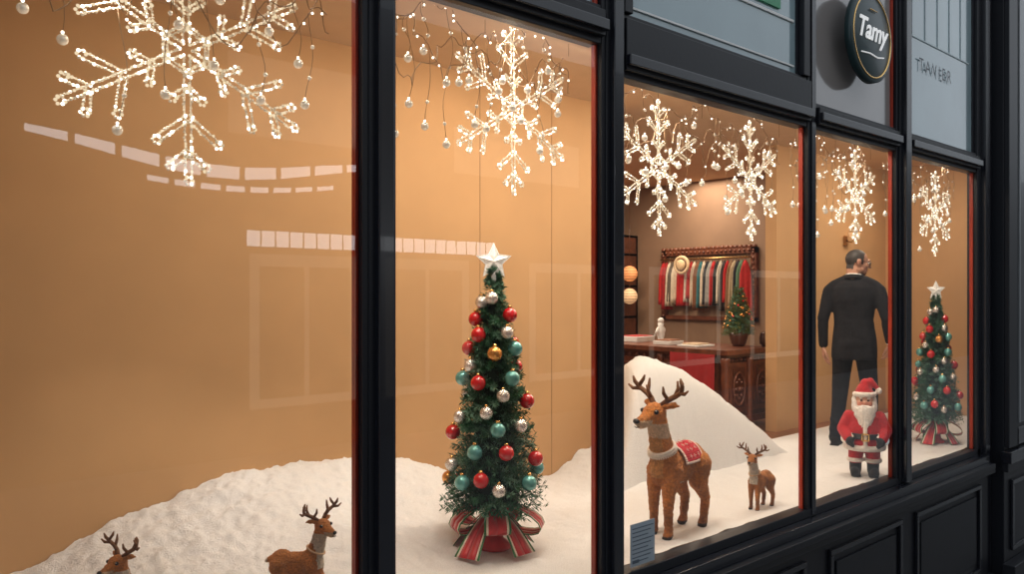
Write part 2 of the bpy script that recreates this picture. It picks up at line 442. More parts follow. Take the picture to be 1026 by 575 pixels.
# ---------------- christmas trees ----------------
def treeR(z): 
    t=(z-.20)/(1.42-.20); t=max(0,min(1,t)); return .255*(1-t)**.85+.018
def foliage(seed,nb=950,zr=(.21,1.43),Rf=treeR,nl=.036,per=34):
    rnd=random.Random(seed); v=[];f=[];mi=[]
    for k in range(nb):
        while True:
            z=rnd.uniform(*zr)
            if rnd.random()<(Rf(z)/Rf(zr[0]))**.9+.08: break
        a=rnd.uniform(0,2*pi); R=Rf(z)*rnd.uniform(.80,1.04)
        base=Vector((0,0,z-.01)); tip=Vector((R*cos(a),R*sin(a),z+rnd.uniform(-.02,.035)))
        d=(tip-base); L=d.length; d.normalize()
        u=d.orthogonal().normalized(); w=d.cross(u)
        fr=rnd.random()<.30
        for n in range(per):
            t=rnd.uniform(.40,1.0); p=base+d*L*t
            q=rnd.uniform(0,2*pi); nd=(d*.7+(u*cos(q)+w*sin(q))*.85).normalized()
            ln=nl*rnd.uniform(.6,1.1)
            sd=nd.cross(Vector((rnd.uniform(-1,1),rnd.uniform(-1,1),rnd.uniform(-1,1)))).normalized()*(.0034*nl/.042)
            o=len(v); e_=p+nd*ln; m_=p+nd*ln*.5
            v+= [tuple(p),tuple(m_+sd),tuple(e_),tuple(m_-sd)]; f.append([o,o+1,o+2,o+3]); mi.append(1 if fr and t>.6 else 0)
    return v,f,mi
fwT=4.12
orn=[(512,323,0),(484,310,3),(468,327,0),(481,342,0),(497,360,2),(517,356,1),(464,356,0),(481,388,0),(463,386,1),(514,384,1),(489,416,3),(522,429,3),(529,408,0),(463,422,3),(455,440,0),(478,453,1),(508,453,0),(537,463,0),(501,487,3),(466,482,1),(494,306,3),(505,400,3),(473,372,3),(509,340,3),(455,468,3),(530,483,1),(484,478,0),(500,432,1)]
def build_tree(x,y,z0,sc,yaw,seed,wx=1):
    e=empty('christmas_tree',(x,y,z0),(0,0,yaw),sc); e.scale=(sc*wx,sc*wx,sc)
    v,f,mi=foliage(seed); b=MB(); b.v=v;b.f=f;b.m=mi;b.sm=[False]*len(f)
    b.tube([(0,0,.10),(0,0,1.40)],[.022,.008],2,8)
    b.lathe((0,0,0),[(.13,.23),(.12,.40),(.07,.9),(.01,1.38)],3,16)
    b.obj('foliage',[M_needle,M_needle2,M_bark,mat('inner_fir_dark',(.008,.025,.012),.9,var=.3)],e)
    b=MB()
    view=(Vector((-2.66,-3.15,0))).normalized()
    right=Vector((cs,-sn,0))
    def ball(p,kind,r=.036):
        b.sphere(p,r,kind,18,12); b.tube([p+Vector((0,0,r*.9)),p+Vector((0,0,r*1.25))],r*.28,4,8)
    for px,py,kd in orn:
        z=(555-py)*fwT/F; lat=(px-496)*fwT/F; R=treeR(z)+.005
        lat=max(-R*1.05,min(R*1.05,lat)); dep=sqrt(max(0,R*R-lat*lat))
        ball(right*lat+view*dep+Vector((0,0,z)),kd,.039 if kd!=3 else .034)
    rnd=random.Random(seed+1)
    for k in range(26):
        z=rnd.uniform(.25,1.25); a=rnd.uniform(-1.3,1.3); R=treeR(z)
        ang=math.atan2(-view.y,-view.x)+a
        ball(Vector((R*cos(ang),R*sin(ang),z)),rnd.choice((0,0,1,2,3)))
    b.obj('ornaments',[M_redorn,M_teal,M_goldorn,M_silver,M_gold],e)
    b=MB(); pts=[]
    for k in range(10):
        r=.092 if k%2==0 else .042; a=pi/2+k*pi/5; pts.append((r*cos(a),r*sin(a)))
    dirv=right
    vs=[tuple(dirv*p[0]+Vector((0,0,1.47+p[1]))) for p in pts]+[tuple(view*.03+Vector((0,0,1.47))),tuple(-view*.03+Vector((0,0,1.47)))]
    fs=[]
    for k in range(10): fs+= [(k,(k+1)%10,10),((k+1)%10,k,11)]
    b.add(vs,fs,0); b.tube([vs[i] for i in range(10)],.005,0,5,closed=True); b.tube([(0,0,1.37),(0,0,1.44)],[.014,.008],0,8)
    b.obj('star_topper',[M_star],e)
    b=MB()
    b.lathe((0,0,0),[(.09,.0),(.09,.02),(.05,.05),(.035,.16),(.05,.2)],0,20)
    def strip(path,w,side):
        n=len(path); cols=[1,2,0,0,2,1]; offs=[-1,-.84,-.68,0,.68,.84,1]
        vs=[]
        for i,p in enumerate(path):
            ww=w[i] if hasattr(w,'__len__') else w
            for o_ in offs: vs.append(Vector(p)+Vector(side)*o_*ww+Vector((0,0,.0)))
        for c_ in range(6):
            fs=[]
            for i in range(n-1):
                a=i*7+c_; fs.append((a,a+1,a+8,a+7))
            b.add(vs,fs,cols[c_],True)
    nL=10
    for k in range(nL):
        a=2*pi*k/nL+.35; d=Vector((cos(a),sin(a),0)); sd=Vector((-sin(a),cos(a),0))
        Lr=.17+.03*(k%3)
        path=[];wd=[]
        for s_ in range(15):
            t=s_/14
            if k%2==0:
                q=t*2*pi; rr=Lr*.55*(1-cos(q)); zz=.19+.055*sin(q)-.45*rr*.6
                path.append(d*rr+Vector((0,0,zz))); wd.append(.02+.048*sin(t*pi))
            else:
                rr=Lr*1.15*t; zz=.20+.03*sin(t*pi)-.185*t
                path.append(d*rr+Vector((0,0,max(.008,zz)))); wd.append(.02+.05*t)
        strip(path,wd,sd)
    b.sphere((0,0,.2),(.045,.045,.035),0)
    o=b.obj('ribbon_bow',[M_ribred,M_ribgrn,M_ribwht],e)
    sm=o.modifiers.new('thick','SOLIDIFY'); sm.thickness=.003
    return e
X,Y=2.65,.65
build_tree(X,Y,snowh(X,Y)-.003,1.0,0,11)
build_tree(7.56,.35,snowh(7.5,.35)-.003,.925,-.3,23,.88)

# ---------------- reindeer ----------------
def deer(name,x,y,z0,h,yaw,turn,blanket,nod=0):
    e=empty(name,(x,y,z0),(0,0,yaw),h)
    b=MB(); piv=Vector((.20,0,.74)); HR=Matrix.Rotation(turn,3,'Z')@Matrix.Rotation(nod,3,'Y'); HS=1.18
    off=Vector((.235,0,.665))
    def Hd(p): return piv+HR@((Vector(p)-off)*HS)
    for sy in(-1,1):
        y_=.066*sy
        fx=.0 if sy<0 else .03
        b.cap((.12,y_*.9,.43),(.145+fx,y_,.31),.070,.046); b.cap((.145+fx,y_,.31),(.15+fx,y_,.19),.045,.032)
        b.cap((.15+fx,y_,.19),(.145+fx,y_,.05),.031,.028); b.cap((.145+fx,y_,.05),(.165+fx,y_,.026),.030,.032)
        hx=0 if sy<0 else -.04
        b.cap((-.18,y_*.85,.44),(-.13+hx,y_*1.05,.33),.095,.066); b.cap((-.13+hx,y_*1.05,.33),(-.225+hx,y_,.20),.062,.033)
        b.cap((-.225+hx,y_,.20),(-.20+hx,y_,.05),.032,.028); b.cap((-.20+hx,y_,.05),(-.182+hx,y_,.026),.030,.032)
    b.sphere((.10,0,.45),(.135,.105,.135)); b.sphere((-.03,0,.445),(.19,.098,.118)); b.sphere((-.17,0,.46),(.12,.105,.125))
    b.cap((.12,0,.50),(.17,0,.62),.098,.074); b.cap((.17,0,.62),Hd((.245,0,.70)),.074,.062)
    b.sphere(Hd((.26,0,.725)),(.075*HS,.060*HS,.062*HS),rot=HR); b.cap(Hd((.29,0,.712)),Hd((.362,0,.685)),.048*HS,.034*HS)
    b.sphere(Hd((.372,0,.688)),(.030*HS,.032*HS,.028*HS),rot=HR)
    for sy in(-1,1):
        b.cap(Hd((.235,.045*sy,.765)),Hd((.215,.090*sy,.775)),.017,.024); b.cap(Hd((.215,.090*sy,.775)),Hd((.205,.125*sy,.775)),.021,.008)
    b.cap((-.28,0,.50),(-.315,0,.475),.028,.020)
    hi=HR.inverted()
    def col(p):
        if p.z<.035: return (.03,.015,.01)
        q=off+(hi@(p-piv))/HS
        base=(.54,.185,.030); 
        n=noise.noise(p*9)
        if p.z<.16: base=(.42,.14,.024)
        if p.z>.66:
            if q.x>.315 and q.z<.70: return (.70,.50,.33)
            if q.z<.675 and q.x>.19: return (.70,.50,.34) if blanket else (.74,.62,.5)
        elif not blanket and p.z>.42 and p.x>.15 and abs(p.y)<.075: return (.80,.70,.58)
        elif blanket and p.z>.40 and p.x>.185 and abs(p.y)<.05: return (.60,.28,.08)
        if p.z<.36 and p.z>.31 and abs(p.y)<.05 and -.1<p.x<.1: return (.6,.42,.26)
        if p.x<-.305: return (.7,.55,.4)
        k=1+.45*n+ (.12 if p.z>.5 else 0)
        return tuple(c*k for c in base)
    organic(b,'body',.0095,M_fur,col,4,e,disp=lambda p:.006*noise.noise(p*55)+.004*noise.noise(p*110))
    b=MB()
    b.sphere(Hd((.402,0,.697)),(.019,.023,.017),0,10,8)
    for sy in(-1,1):
        b.sphere(Hd((.300,.050*sy,.742)),.0155,0,10,8); b.sphere(Hd((.312,.056*sy,.750)),.004,1,6,5)
    b.tube([Hd((.396,-.018,.668)),Hd((.403,0,.664)),Hd((.396,.018,.668))],.003,0,5)
    b.obj('face',[M_black,M_white],e)
    b=MB()
    for sy in(-1,1):
        mp=[(.235,.03,.77),(.22,.060,.80),(.21,.105,.825),(.215,.150,.850),(.235,.172,.885),(.25,.168,.915)]
        b.tube([Hd((p[0],p[1]*sy,p[2])) for p in mp],[.020,.018,.017,.015,.013,.006],0,8)
        for p,q,r in [((.22,.060,.80),(.25,.055,.84),(.26,.06,.875)),((.21,.098,.82),(.19,.105,.865),(.19,.10,.905)),((.213,.145,.845),(.235,.185,.845),(.24,.215,.865)),((.22,.155,.86),(.20,.140,.895),(.20,.128,.92))]:
            b.tube([Hd((w[0],w[1]*sy,w[2])) for w in(p,q,r)],[.014,.012,.006],0,7)
    b.obj('antlers',[M_antler],e)
    if blanket:
        b=MB();NI_=14;NJ=24
        def sh(i,j,o_):
            x=-.165+.20*i/NI_; a=radians(-80+160*j/NJ)
            return (x,(.112+o_)*sin(a),.447+(.130+o_+ (.010 if x<-.08 else 0))*cos(a))
        vs=[sh(i,j,.006) for i in range(NI_+1) for j in range(NJ+1)]
        for i in range(NI_):
            for j in range(NJ):
                a=i*(NJ+1)+j
                edge=i in(0,NI_-1) or j in(0,NJ-1)
                b.add([vs[a],vs[a+1],vs[a+NJ+2],vs[a+NJ+1]],[(0,1,2,3)],1 if edge else 0,True)
        o=b.obj('blanket',[mat('blanket_red',(.50,.015,.03),.8,var=.2,vscale=40,bump=.4),mat('blanket_trim',(.78,.60,.52),.8,var=.1,vscale=40)],e)
        s_=o.modifiers.new('t','SOLIDIFY'); s_.thickness=.009; s_.offset=1
        b=MB()
        for j in (3,6,9,12,15,18,21):
            for i in (4,7,10):
                for du,dv in ((0,0),(.6,0),(-.6,0),(0,.6),(0,-.6)):
                    p=sh(i+du,j+dv,.015); b.sphere(p,.0028,0,6,5)
        b.obj('blanket_pattern',[M_ribwht],e)
    b=MB(); cpt=Vector((.155,0,.585)); ax=Vector((.40,0,.92)).normalized(); u=Vector((0,1,0)); w=ax.cross(u)
    def rg(r,dz=0): return [cpt+ax*dz+(u*cos(q)*r+w*sin(q)*r*1.03) for q in [2*pi*k/24 for k in range(24)]]
    if blanket:
        b.tube(rg(.084),.011,0,8,closed=True); b.tube(rg(.090,-.014),.008,0,8,closed=True)
        r2=[cpt+ax*-.026+(u*cos(q)*.095+w*sin(q)*.098) for q in [2*pi*k/40 for k in range(40)]]
        for k in range(40): b.sphere(r2[k],.0055,0,7,5)
        b.obj('collar',[mat('collar_lace',(.8,.72,.64),.85,var=.1,vscale=50,bump=.5)],e)
    else:
        b.tube(rg(.086),.009,0,8,closed=True); b.obj('collar',[mat('collar_cord',(.62,.42,.26),.85,var=.1,vscale=50)],e)
    return e
deer('reindeer_figurine',3.64,.25,snowh(3.64,.25)-.008,.85,radians(184),radians(-8),True)
deer('reindeer_figurine',4.43,.20,snowh(4.43,.2)-.005,.400,radians(180),radians(15),False)
deer('reindeer_figurine',1.47,.45,.080,.42,radians(-42),radians(-35),False)
deer('reindeer_figurine',.93,.60,.035,.42,radians(180),radians(20),False)

# ---------------- santa ----------------
def santa(x,y,z0,yaw,sc):
    e=empty('santa_claus_figure',(x,y,z0),(0,0,yaw),sc); e.scale=(sc*.90,sc,sc)
    RED=(.50,.012,.016); W=(.85,.80,.74); BK=(.012,.012,.013)
    b=MB()
    for s_ in(-1,1):
        b.cap((.068*s_,0,.12),(.058*s_,0,.26),.058,.066)
        b.cap((.118*s_,0,.435),(.165*s_,-.015,.345),.052,.050); b.cap((.165*s_,-.015,.345),(.130*s_,-.095,.285),.050,.042)
    b.sphere((0,0,.335),(.148,.12,.135)); b.sphere((0,0,.25),(.155,.13,.065)); b.sphere((0,0,.43),(.130,.09,.07)); b.cap((0,0,.45),(0,0,.5),.05,.045)
    organic(b,'coat',.0075,M_plush,lambda p:RED,4,e)
    b=MB()
    def ring(c,rx,ry,r,rotm=None,n=30):
        pts=[]
        for k in range(n):
            a=2*pi*k/n; v=Vector((rx*cos(a),ry*sin(a),0))
            if rotm: v=rotm@v
            pts.append(Vector(c)+v)
        b.tube(pts,r,0,8,closed=True)
    ring((0,0,.215),.148,.122,.024); 
    for s_ in(-1,1):
        ring((.135*s_,-.085,.292),.040,.040,.017,Euler((radians(50),0,radians(30*s_))).to_matrix())
        ring((.068*s_,-.0,.115),.054,.054,.018)
    b.tube([(0,-.128,.225),(0,-.128,.30),(0,-.122,.36),(0,-.095,.44)],.018,0,8)
    organic(b,'fur_trim',.007,M_plush,lambda p:W,2,e)
    b=MB()
    for s_ in(-1,1):
        b.cap((.068*s_,.0,.04),(.068*s_,0,.11),.048,.050); b.cap((.068*s_,.0,.034),(.078*s_,-.07,.030),.038,.036)
        b.box(.068*s_-.038,.068*s_+.038,-.10,.035,0,.012)
        b.sphere((.118*s_,-.118,.27),(.035,.037,.037)); b.cap((.106*s_,-.125,.28),(.081*s_,-.137,.297),.014,.012); b.cap((.118*s_,-.125,.26),(.098*s_,-.142,.243),.024,.019)
    organic(b,'boots_and_mittens',.006,M_plush,lambda p:BK,3,e)
    b=MB()
    pts=[(.150*cos(2*pi*k/30),.123*sin(2*pi*k/30)) for k in range(30)]
    for dz in (-.012,0,.012): b.tube([(p[0],p[1],.305+dz) for p in pts],.009,0,6,closed=True)
    for (x0,x1,zz0,zz1) in [(-.03,.03,.325,.333),(-.03,.03,.277,.285),(-.03,-.022,.277,.333),(.022,.03,.277,.333)]:
        b.box(x0,x1,-.155,-.128,zz0,zz1,1)
    b.obj('belt',[M_black,M_gold],e)
    b=MB(); b.sphere((0,0,.555),(.073,.070,.078)); b.sphere((0,-.03,.535),(.060,.05,.05)); b.sphere((0,-.080,.552),.018); 
    for s_ in(-1,1): b.sphere((.036*s_,-.055,.543),.024); b.sphere((.074*s_,0,.55),(.012,.016,.02))
    organic(b,'head',.005,M_skin,lambda p:(.68,.27,.18) if (p.z<.560 and p.y<-.05) else (.70,.40,.28),3,e)
    b=MB()
    for s_ in(-1,1): b.sphere((.027*s_,-.067,.570),.0075,0,10,8)
    b.obj('eyes',[M_black],e)
    b=MB()
    rnd=random.Random(3)
    b.sphere((0,-.055,.470),(.086,.052,.078)); b.sphere((0,-.075,.415),(.058,.040,.06))
    for s_ in(-1,1):
        b.cap((.006*s_,-.094,.526),(.056*s_,-.086,.508),.014,.008); b.sphere((.072*s_,-.015,.52),(.030,.038,.055))
        b.sphere((.030*s_,-.072,.588),(.016,.008,.006))
        b.sphere((.074*s_,.02,.56),(.025,.04,.04))
    b.sphere((0,.04,.55),(.07,.045,.06))
    for k in range(34):
        a=rnd.uniform(-1.3,1.3); zz=rnd.uniform(.40,.5); rx=.085*(1-(.5-zz)*4)
        b.cap((rx*sin(a),-.065-.045*cos(a),zz+.03),(rx*sin(a)*.9,-.07-.05*cos(a),zz-.03),.012,.005)
    organic(b,'beard_and_hair',.0055,M_plush,lambda p:(.88,.85,.81),1,e)
    b=MB()
    b.sphere((0,0.010,.620),(.076,.074,.045)); b.cap((0,.010,.63),(.01,.015,.685),.066,.044); b.cap((.01,.015,.685),(.05,.02,.705),.042,.030); b.cap((.05,.02,.705),(.10,.01,.66),.030,.018)
    organic(b,'hat',.006,M_plush,lambda p:RED,3,e)
    b=MB(); ring((0,.002,.610),.075,.075,.020,Euler((-.05,0,0)).to_matrix()); b.sphere((.112,.005,.638),.026)
    organic(b,'hat_trim',.006,M_plush,lambda p:W,1,e)
santa(5.775,.17,snowh(5.775,.17)-.002,radians(-62),.96)

# ---------------- man ----------------
def hand(b,w,d,n,thumbside,curl=.35):
    d=Vector(d).normalized(); n=Vector(n); n=(n-d*n.dot(d)).normalized(); s=d.cross(n)*thumbside
    w=Vector(w)
    for k,o in enumerate((.030,.010,-.010,-.028)):
        base=w+s*o*.6; kn=w+d*(.088-.004*abs(k-1))+s*o
        b.cap(base,kn,.014,.0115)
        L=(.040,.045,.042,.033)[k]; p=kn; dd=d.copy(); c=curl*(1+.15*k)
        for j in range(3):
            dd=(dd*cos(c)+n*sin(c)).normalized(); q=p+dd*L*(1,.72,.55)[j]
            b.cap(p,q,.0092-.0008*j,.0086-.0009*j); p=q
    p=w+d*.02+s*.026; q=p+(d*.6+s*.7+n*.35).normalized()*.042; r=q+(d*.95+s*.15+n*.35).normalized()*.034; t=r+(d+n*.4).normalized()*.024
    b.cap(p,q,.014,.0115); b.cap(q,r,.0115,.010); b.cap(r,t,.0095,.0085)
def man(x,y,z0,yaw):
    e=empty('man_in_suit',(x,y,z0),(0,0,yaw))
    b=MB(); c=b.cap
    for s_,k,a in ((-1,(-.110,-.02,.49),(-.125,-.13,.10)),(1,(.115,.07,.49),(.12,.10,.10))):
        c((.088*s_,0,.86),k,.098,.070); c(k,a,.068,.052); c(a,(a[0],a[1]+.01,.05),.052,.055)
    b.lathe((0,-.005,0),[(.12,.745),(.174,.745),(.188,.76),(.188,.84),(.182,.93),(.170,1.02),(.163,1.09),(.172,1.17),(.188,1.25),(.196,1.31),(.188,1.37),(.150,1.415),(.10,1.445),(.065,1.475)],0,32,sy=.72)
    b.sphere((0,-.045,1.29),(.162,.105,.14)); b.sphere((0,.03,1.28),(.155,.10,.12)); b.sphere((0,-.03,.88),(.158,.125,.10))
    for s_ in(-1,1):
        c((.04*s_,-.015,1.450),(.160*s_,-.01,1.385),.050,.056)
        c((.160*s_,-.01,1.385),(.200*s_,-.01,1.342),.056,.063)
    c((-.200,-.01,1.342),(-.252,-.04,1.10),.063,.051); c((-.252,-.04,1.10),(-.262,.02,.87),.050,.042)
    c((.200,-.01,1.342),(.272,-.05,1.11),.063,.051); c((.272,-.05,1.11),(.272,.10,.91),.050,.042)
    JK=(.013,.013,.016); TR=(.008,.008,.010)
    def dsp(p):
        n=noise.noise(Vector((p.x*7,p.y*7,p.z*5)))*.006
        n+=.002*sin(p.z*60+p.x*9)*max(0,1-abs(p.z-1.08)/.08)
        if p.z<.25: n+=.003*sin(p.z*80+p.x*20)
        return n
    organic(b,'suit',.0095,M_cloth,lambda p: TR if p.z<.745 and abs(p.x)<.21 else JK,4,e,disp=dsp)
    b=MB()
    for a in ((-.125,-.13),(.12,.10)):
        c2=b.cap; c2((a[0],a[1]-.03,.045),(a[0],a[1]+.05,.045),.04,.038); c2((a[0],a[1]+.05,.038),(a[0]+.01,a[1]+.16,.030),.040,.030)
        b.box(a[0]-.036,a[0]+.038,a[1]-.07,a[1]+.17,0,.014)
    organic(b,'shoes',.008,M_cloth,lambda p:(.012,.009,.008),3,e)
    T=radians(-58); K=1.05; R=Matrix.Rotation(T,3,'Z')@Matrix.Rotation(radians(-13),3,'X'); pv=Vector((0,0,1.50))
    o0=Vector((0,0,1.52))
    def Hd(p): return pv+R@(Vector(p)-o0)*K
    def E(c_,r_): b.sphere(Hd(c_),tuple(q*K for q in r_),rot=R,seg=18,rings=12)
    b=MB()
    b.cap((0,-.012,1.42),Hd((0,-.020,1.57)),.064,.058)
    E((0,-.008,1.638),(.075,.090,.084)); E((0,.030,1.600),(.061,.068,.088)); E((0,.050,1.555),(.046,.048,.040)); E((0,.076,1.536),(.024,.024,.018))
    E((0,.010,1.565),(.060,.066,.042)); E((0,.086,1.646),(.046,.016,.012))
    b.cap(Hd((0,.096,1.628)),Hd((0,.117,1.598)),.0085,.0125); E((.011,.104,1.595),(.008,.010,.008)); E((-.011,.104,1.595),(.008,.010,.008))
    E((0,.096,1.568),(.022,.009,.006)); E((0,.094,1.558),(.020,.009,.006))
    for s_ in(-1,1):
        E((.079*s_,-.008,1.605),(.007,.019,.031)); E((.086*s_,-.016,1.612),(.007,.017,.024)); E((.038*s_,.072,1.600),(.024,.02,.02)); E((.056*s_,.02,1.555),(.018,.03,.022))
    Ri=R.inverted()
    def col(p):
        q=o0+(Ri@(p-pv))/K
        n=.006*noise.noise(p*30)
        ear=abs(q.x)>.076 and 1.575<q.z<1.642 and -.04<q.y<.015
        if ear: return (.50,.24,.16)
        if q.z>1.545 and q.y<.012+n+max(0,q.z-1.64)*.55 and (q.z>1.60+n or q.y<-.035): return (.040,.033,.030)
        if q.z>1.60 and abs(q.x)>.05 and q.y<.03+n and q.z<1.68: return (.05,.042,.038)
        if q.y>.092 and 1.552<q.z<1.574: return (.40,.14,.11)
        if q.z<1.585 and q.y>.03: return (.42,.22,.15)
        return (.50,.26,.17)
    organic(b,'head',.0055,M_skin,col,3,e)
    b=MB()
    for s_ in(-1,1):
        ce=Vector((.033*s_,.105,1.622)); pts=[Hd(ce+Vector((.023*cos(q),-.010*abs(cos(q))*(1 if cos(q)*s_>0 else 0),.017*sin(q)))) for q in [2*pi*k/16 for k in range(16)]]
        b.tube(pts,.0020,0,6,closed=True)
        b.tube([Hd((.056*s_,.095,1.626)),Hd((.072*s_,.06,1.627)),Hd((.080*s_,.0,1.628)),Hd((.082*s_,-.02,1.618))],.0024,0,6)
        b.sphere(Hd((.031*s_,.084,1.622)),.0095,1,10,8); b.sphere(Hd((.031*s_,.092,1.622)),.004,0,8,6)
        b.tube([Hd((.014*s_,.099,1.644)),Hd((.032*s_,.098,1.648)),Hd((.050*s_,.086,1.643))],.0032,0,6)
    b.tube([Hd((-.010,.107,1.624)),Hd((.010,.107,1.624))],.0020,0,6)
    b.obj('glasses_and_eyes',[M_black,M_white],e)
    b=MB(); b.tube([(.064*cos(q),-.012+.064*sin(q),1.480-.012*sin(q)) for q in [2*pi*k/24 for k in range(24)]],.008,0,8,closed=True)
    b.obj('shirt_collar',[M_white],e)
    b=MB(); b.tube([(.068*cos(q),-.014+.066*sin(q),1.468-.012*sin(q)) for q in [2*pi*k/24 for k in range(24)]],.012,0,8,closed=True)
    b.tube([(.072*cos(q),-.016+.070*sin(q),1.455-.012*sin(q)) for q in [2*pi*k/24 for k in range(24)]],.014,0,8,closed=True)
    b.tube([(0,-.128,1.0),(0,-.140,.9),(0,-.150,.765)],.0025,0,5)
    b.obj('jacket_collar',[mat('suit_dark',(.010,.010,.012),.9,var=.1)],e)
    b=MB(); hand(b,(-.264,.025,.845),(-.02,.12,-1),(.9,.3,0),1); organic(b,'hand_left',.0038,M_skin,lambda p:(.50,.26,.18),2,e)
    b=MB(); hand(b,(.272,.115,.885),(-.05,.35,-1),(-.9,.3,0),-1,.5); organic(b,'hand_right',.0038,M_skin,lambda p:(.50,.26,.18),2,e)
    b=MB(); b.tube([(-.262,.018,.872),(-.263,.023,.855)],.034,0,14); b.tube([(.272,.098,.905),(.272,.108,.892)],.034,0,14)
    b.obj('shirt_cuffs',[M_white],e)
man(6.90,.78,snowh(6.90,.78),radians(-76))

# ---------------- shop interior ----------------
b=MB(); y0,y1=1.9,4.5; x0,x1=6.63,7.50
b.box(x0+.05,x1,y0+.05,y1,.09,.73,0)
b.box(x0-.02,x1+.03,y0-.02,y1+.03,.745,.79,1); b.box(x0+.01,x1,y0+.01,y1,.715,.745,0)
b.box(x0+.02,x1,y0+.02,y1,.06,.12,1)
for yy in (y0+.05,2.72,3.55,y1-.05):
    b.lathe((x0+.035,yy,0),[(.03,0),(.045,.02),(.04,.06),(.025,.1),(.035,.16),(.028,.35),(.038,.5),(.03,.62),(.042,.68),(.042,.715)],1,14)
for xx in (x0+.035,x0+.45,x1-.03):
    b.lathe((xx,y0+.035,0),[(.03,0),(.045,.02),(.04,.06),(.025,.1),(.035,.16),(.028,.35),(.038,.5),(.03,.62),(.042,.68),(.042,.715)],1,14)
def arch_x(ya,yb,za,zb,x):
    b.box(x-.012,x+.02,ya,yb,za,zb,1); b.box(x-.02,x+.0,ya+.05,yb-.05,za+.05,zb-.05,0)
    pts=[(x-.022,ya+.05+(yb-ya-.1)*t,zb-.13+.07*sin(pi*t)) for t in [k/12 for k in range(13)]]; b.tube(pts,.010,1,6)
for a in range(3):
    ya=y0+.12+a*.83; arch_x(ya,ya+.66,.17,.66,x0+.05)
    for k in range(6): b.sphere((x0+.028,ya+.08+k*.1,.69),.018,1,8,6)
for a in range(2):
    xa=x0+.10+a*.42; b.box(xa,xa+.30,y0+.035,y0+.07,.17,.66,1); b.box(xa+.05,xa+.25,y0+.025,y0+.05,.22,.61,0)
    pts=[(xa+.15+.10*cos(q),y0+.022,.40+.16*sin(q)) for q in [2*pi*k/20 for k in range(20)]]; b.tube(pts,.011,1,6,closed=True)
    for q in range(8): b.sphere((xa+.15+.055*cos(q*pi/4),y0+.025,.40+.09*sin(q*pi/4)),.018,1,8,6)
    b.sphere((xa+.15,y0+.02,.40),.025,1,8,6)
    for k in range(4): b.sphere((xa+.03+k*.08,y0+.03,.69),.016,1,8,6)
vs=[];fs=[];n=24
prf=[(x0-.020,.745),(x0-.024,.70),(x0-.026,.6),(x0-.030,.48),(x0-.034,.36)]
for i,(xx,zz) in enumerate(prf):
    for k in range(n+1):
        vs.append((xx+.006*sin(k*1.35)*i/4,2.02+.54*k/n,zz))
for i in range(len(prf)-1):
    for k in range(n):
        a=i*(n+1)+k; fs.append((a,a+1,a+n+2,a+n+1))
b.add(vs,fs,2,True)
b.obj('shop_counter',[M_wood,M_wood2,mat('red_velvet',(.34,.010,.012),.8,sheen=.1,var=.1)])
b=MB(); b.box(6.78,7.08,2.34,2.60,.791,.81,0); b.box(6.82,7.04,2.38,2.56,.81,.825,1); b.box(6.85,7.1,2.75,2.97,.791,.83,0); b.box(6.87,7.08,2.77,2.95,.83,.845,2)
b.obj('stacked_books',[M_white,mat('book_cream',(.6,.45,.3),.6,var=.1),mat('book_brown',(.25,.10,.05),.6,var=.1)],bevel=.004)
b=MB(); b.lathe((0,0,0),[(.07,0),(.07,.02),(.03,.04),(.045,.10),(.055,.15),(.03,.19),(.035,.22)],0,18); b.sphere((0,0,.245),.036,0); b.cap((-.05,0,.16),(-.075,.02,.09),.016,.012); b.cap((.05,0,.16),(.075,.02,.10),.016,.012)
b.obj('white_figurine',[M_white],loc=(7.1,3.06,.791))
b=MB(); b.box(6.98,7.3,3.3,3.55,.791,.85,0); b.box(7.0,7.28,3.32,3.53,.85,.86,1); b.obj('gift_box',[M_white,M_ribred],bevel=.004)
e=empty('potted_christmas_tree',(7.30,2.20,.791))
b=MB(); b.lathe((0,0,0),[(.055,0),(.075,.03),(.095,.10),(.10,.14),(.085,.14),(.08,.12)],0,20); b.tube([(0,0,.1),(0,0,.55)],[.015,.006],1,8); b.lathe((0,0,0),[(.07,.17),(.05,.35),(.01,.55)],2,12); b.obj('pot',[mat('pot_brown',(.09,.03,.015),.4,coat=.3,var=.2),M_bark,M_needle],e)
pr=lambda z: .165*(1-(z-.13)/.50)**.75+.012 if z<.62 else .012
v,f,mi=foliage(5,380,(.13,.60),pr,.030,30); b=MB(); b.v=v;b.f=f;b.m=mi;b.sm=[False]*len(f)
for k in range(60):
    z=random.uniform(.17,.55);a=random.uniform(0,6.28);R_=pr(z)*.98; b.sphere((R_*cos(a),R_*sin(a),z),.012,2 if k%3 else 3,8,6)
b.obj('foliage',[mat('fir_olive',(.10,.14,.035),.6,var=.4,vscale=14),M_needle2,M_goldorn,M_redorn],e)
b=MB(); b.lathe((0,0,0),[(.04,0),(.065,.03),(.07,.09),(.055,.14),(.045,.15),(.04,.13)],0,20); b.tube([(0,-.06,.08),(0,-.075,.11),(0,-.07,.14),(0,-.05,.13)],.007,0,6); b.obj('ceramic_jug',[mat('pot_dark',(.07,.025,.012),.3,coat=.4,var=.2)],loc=(7.45,1.97,.791))
e=empty('clothes_display_rack',(0,0,0))
b=MB(); xw=8.6; ya,yb,za,zb=2.76,4.18,1.00,1.90
b.box(xw-.06,xw,ya,yb,zb-.07,zb,0); b.box(xw-.06,xw,ya,yb,za,za+.05,0); b.box(xw-.06,xw,ya,ya+.07,za,zb,0); b.box(xw-.06,xw,yb-.07,yb,za,zb,0)
for k in range(22): b.sphere((xw-.04,ya+.03+k*.065,zb+.012),(.03,.034,.026),0,8,6); b.sphere((xw-.065,ya+.03+k*.065,zb-.035),.018,0,8,6)
for k in range(13):
    for yy in(ya+.035,yb-.035): b.sphere((xw-.06,yy,za+.04+k*.066),.022,0,8,6)
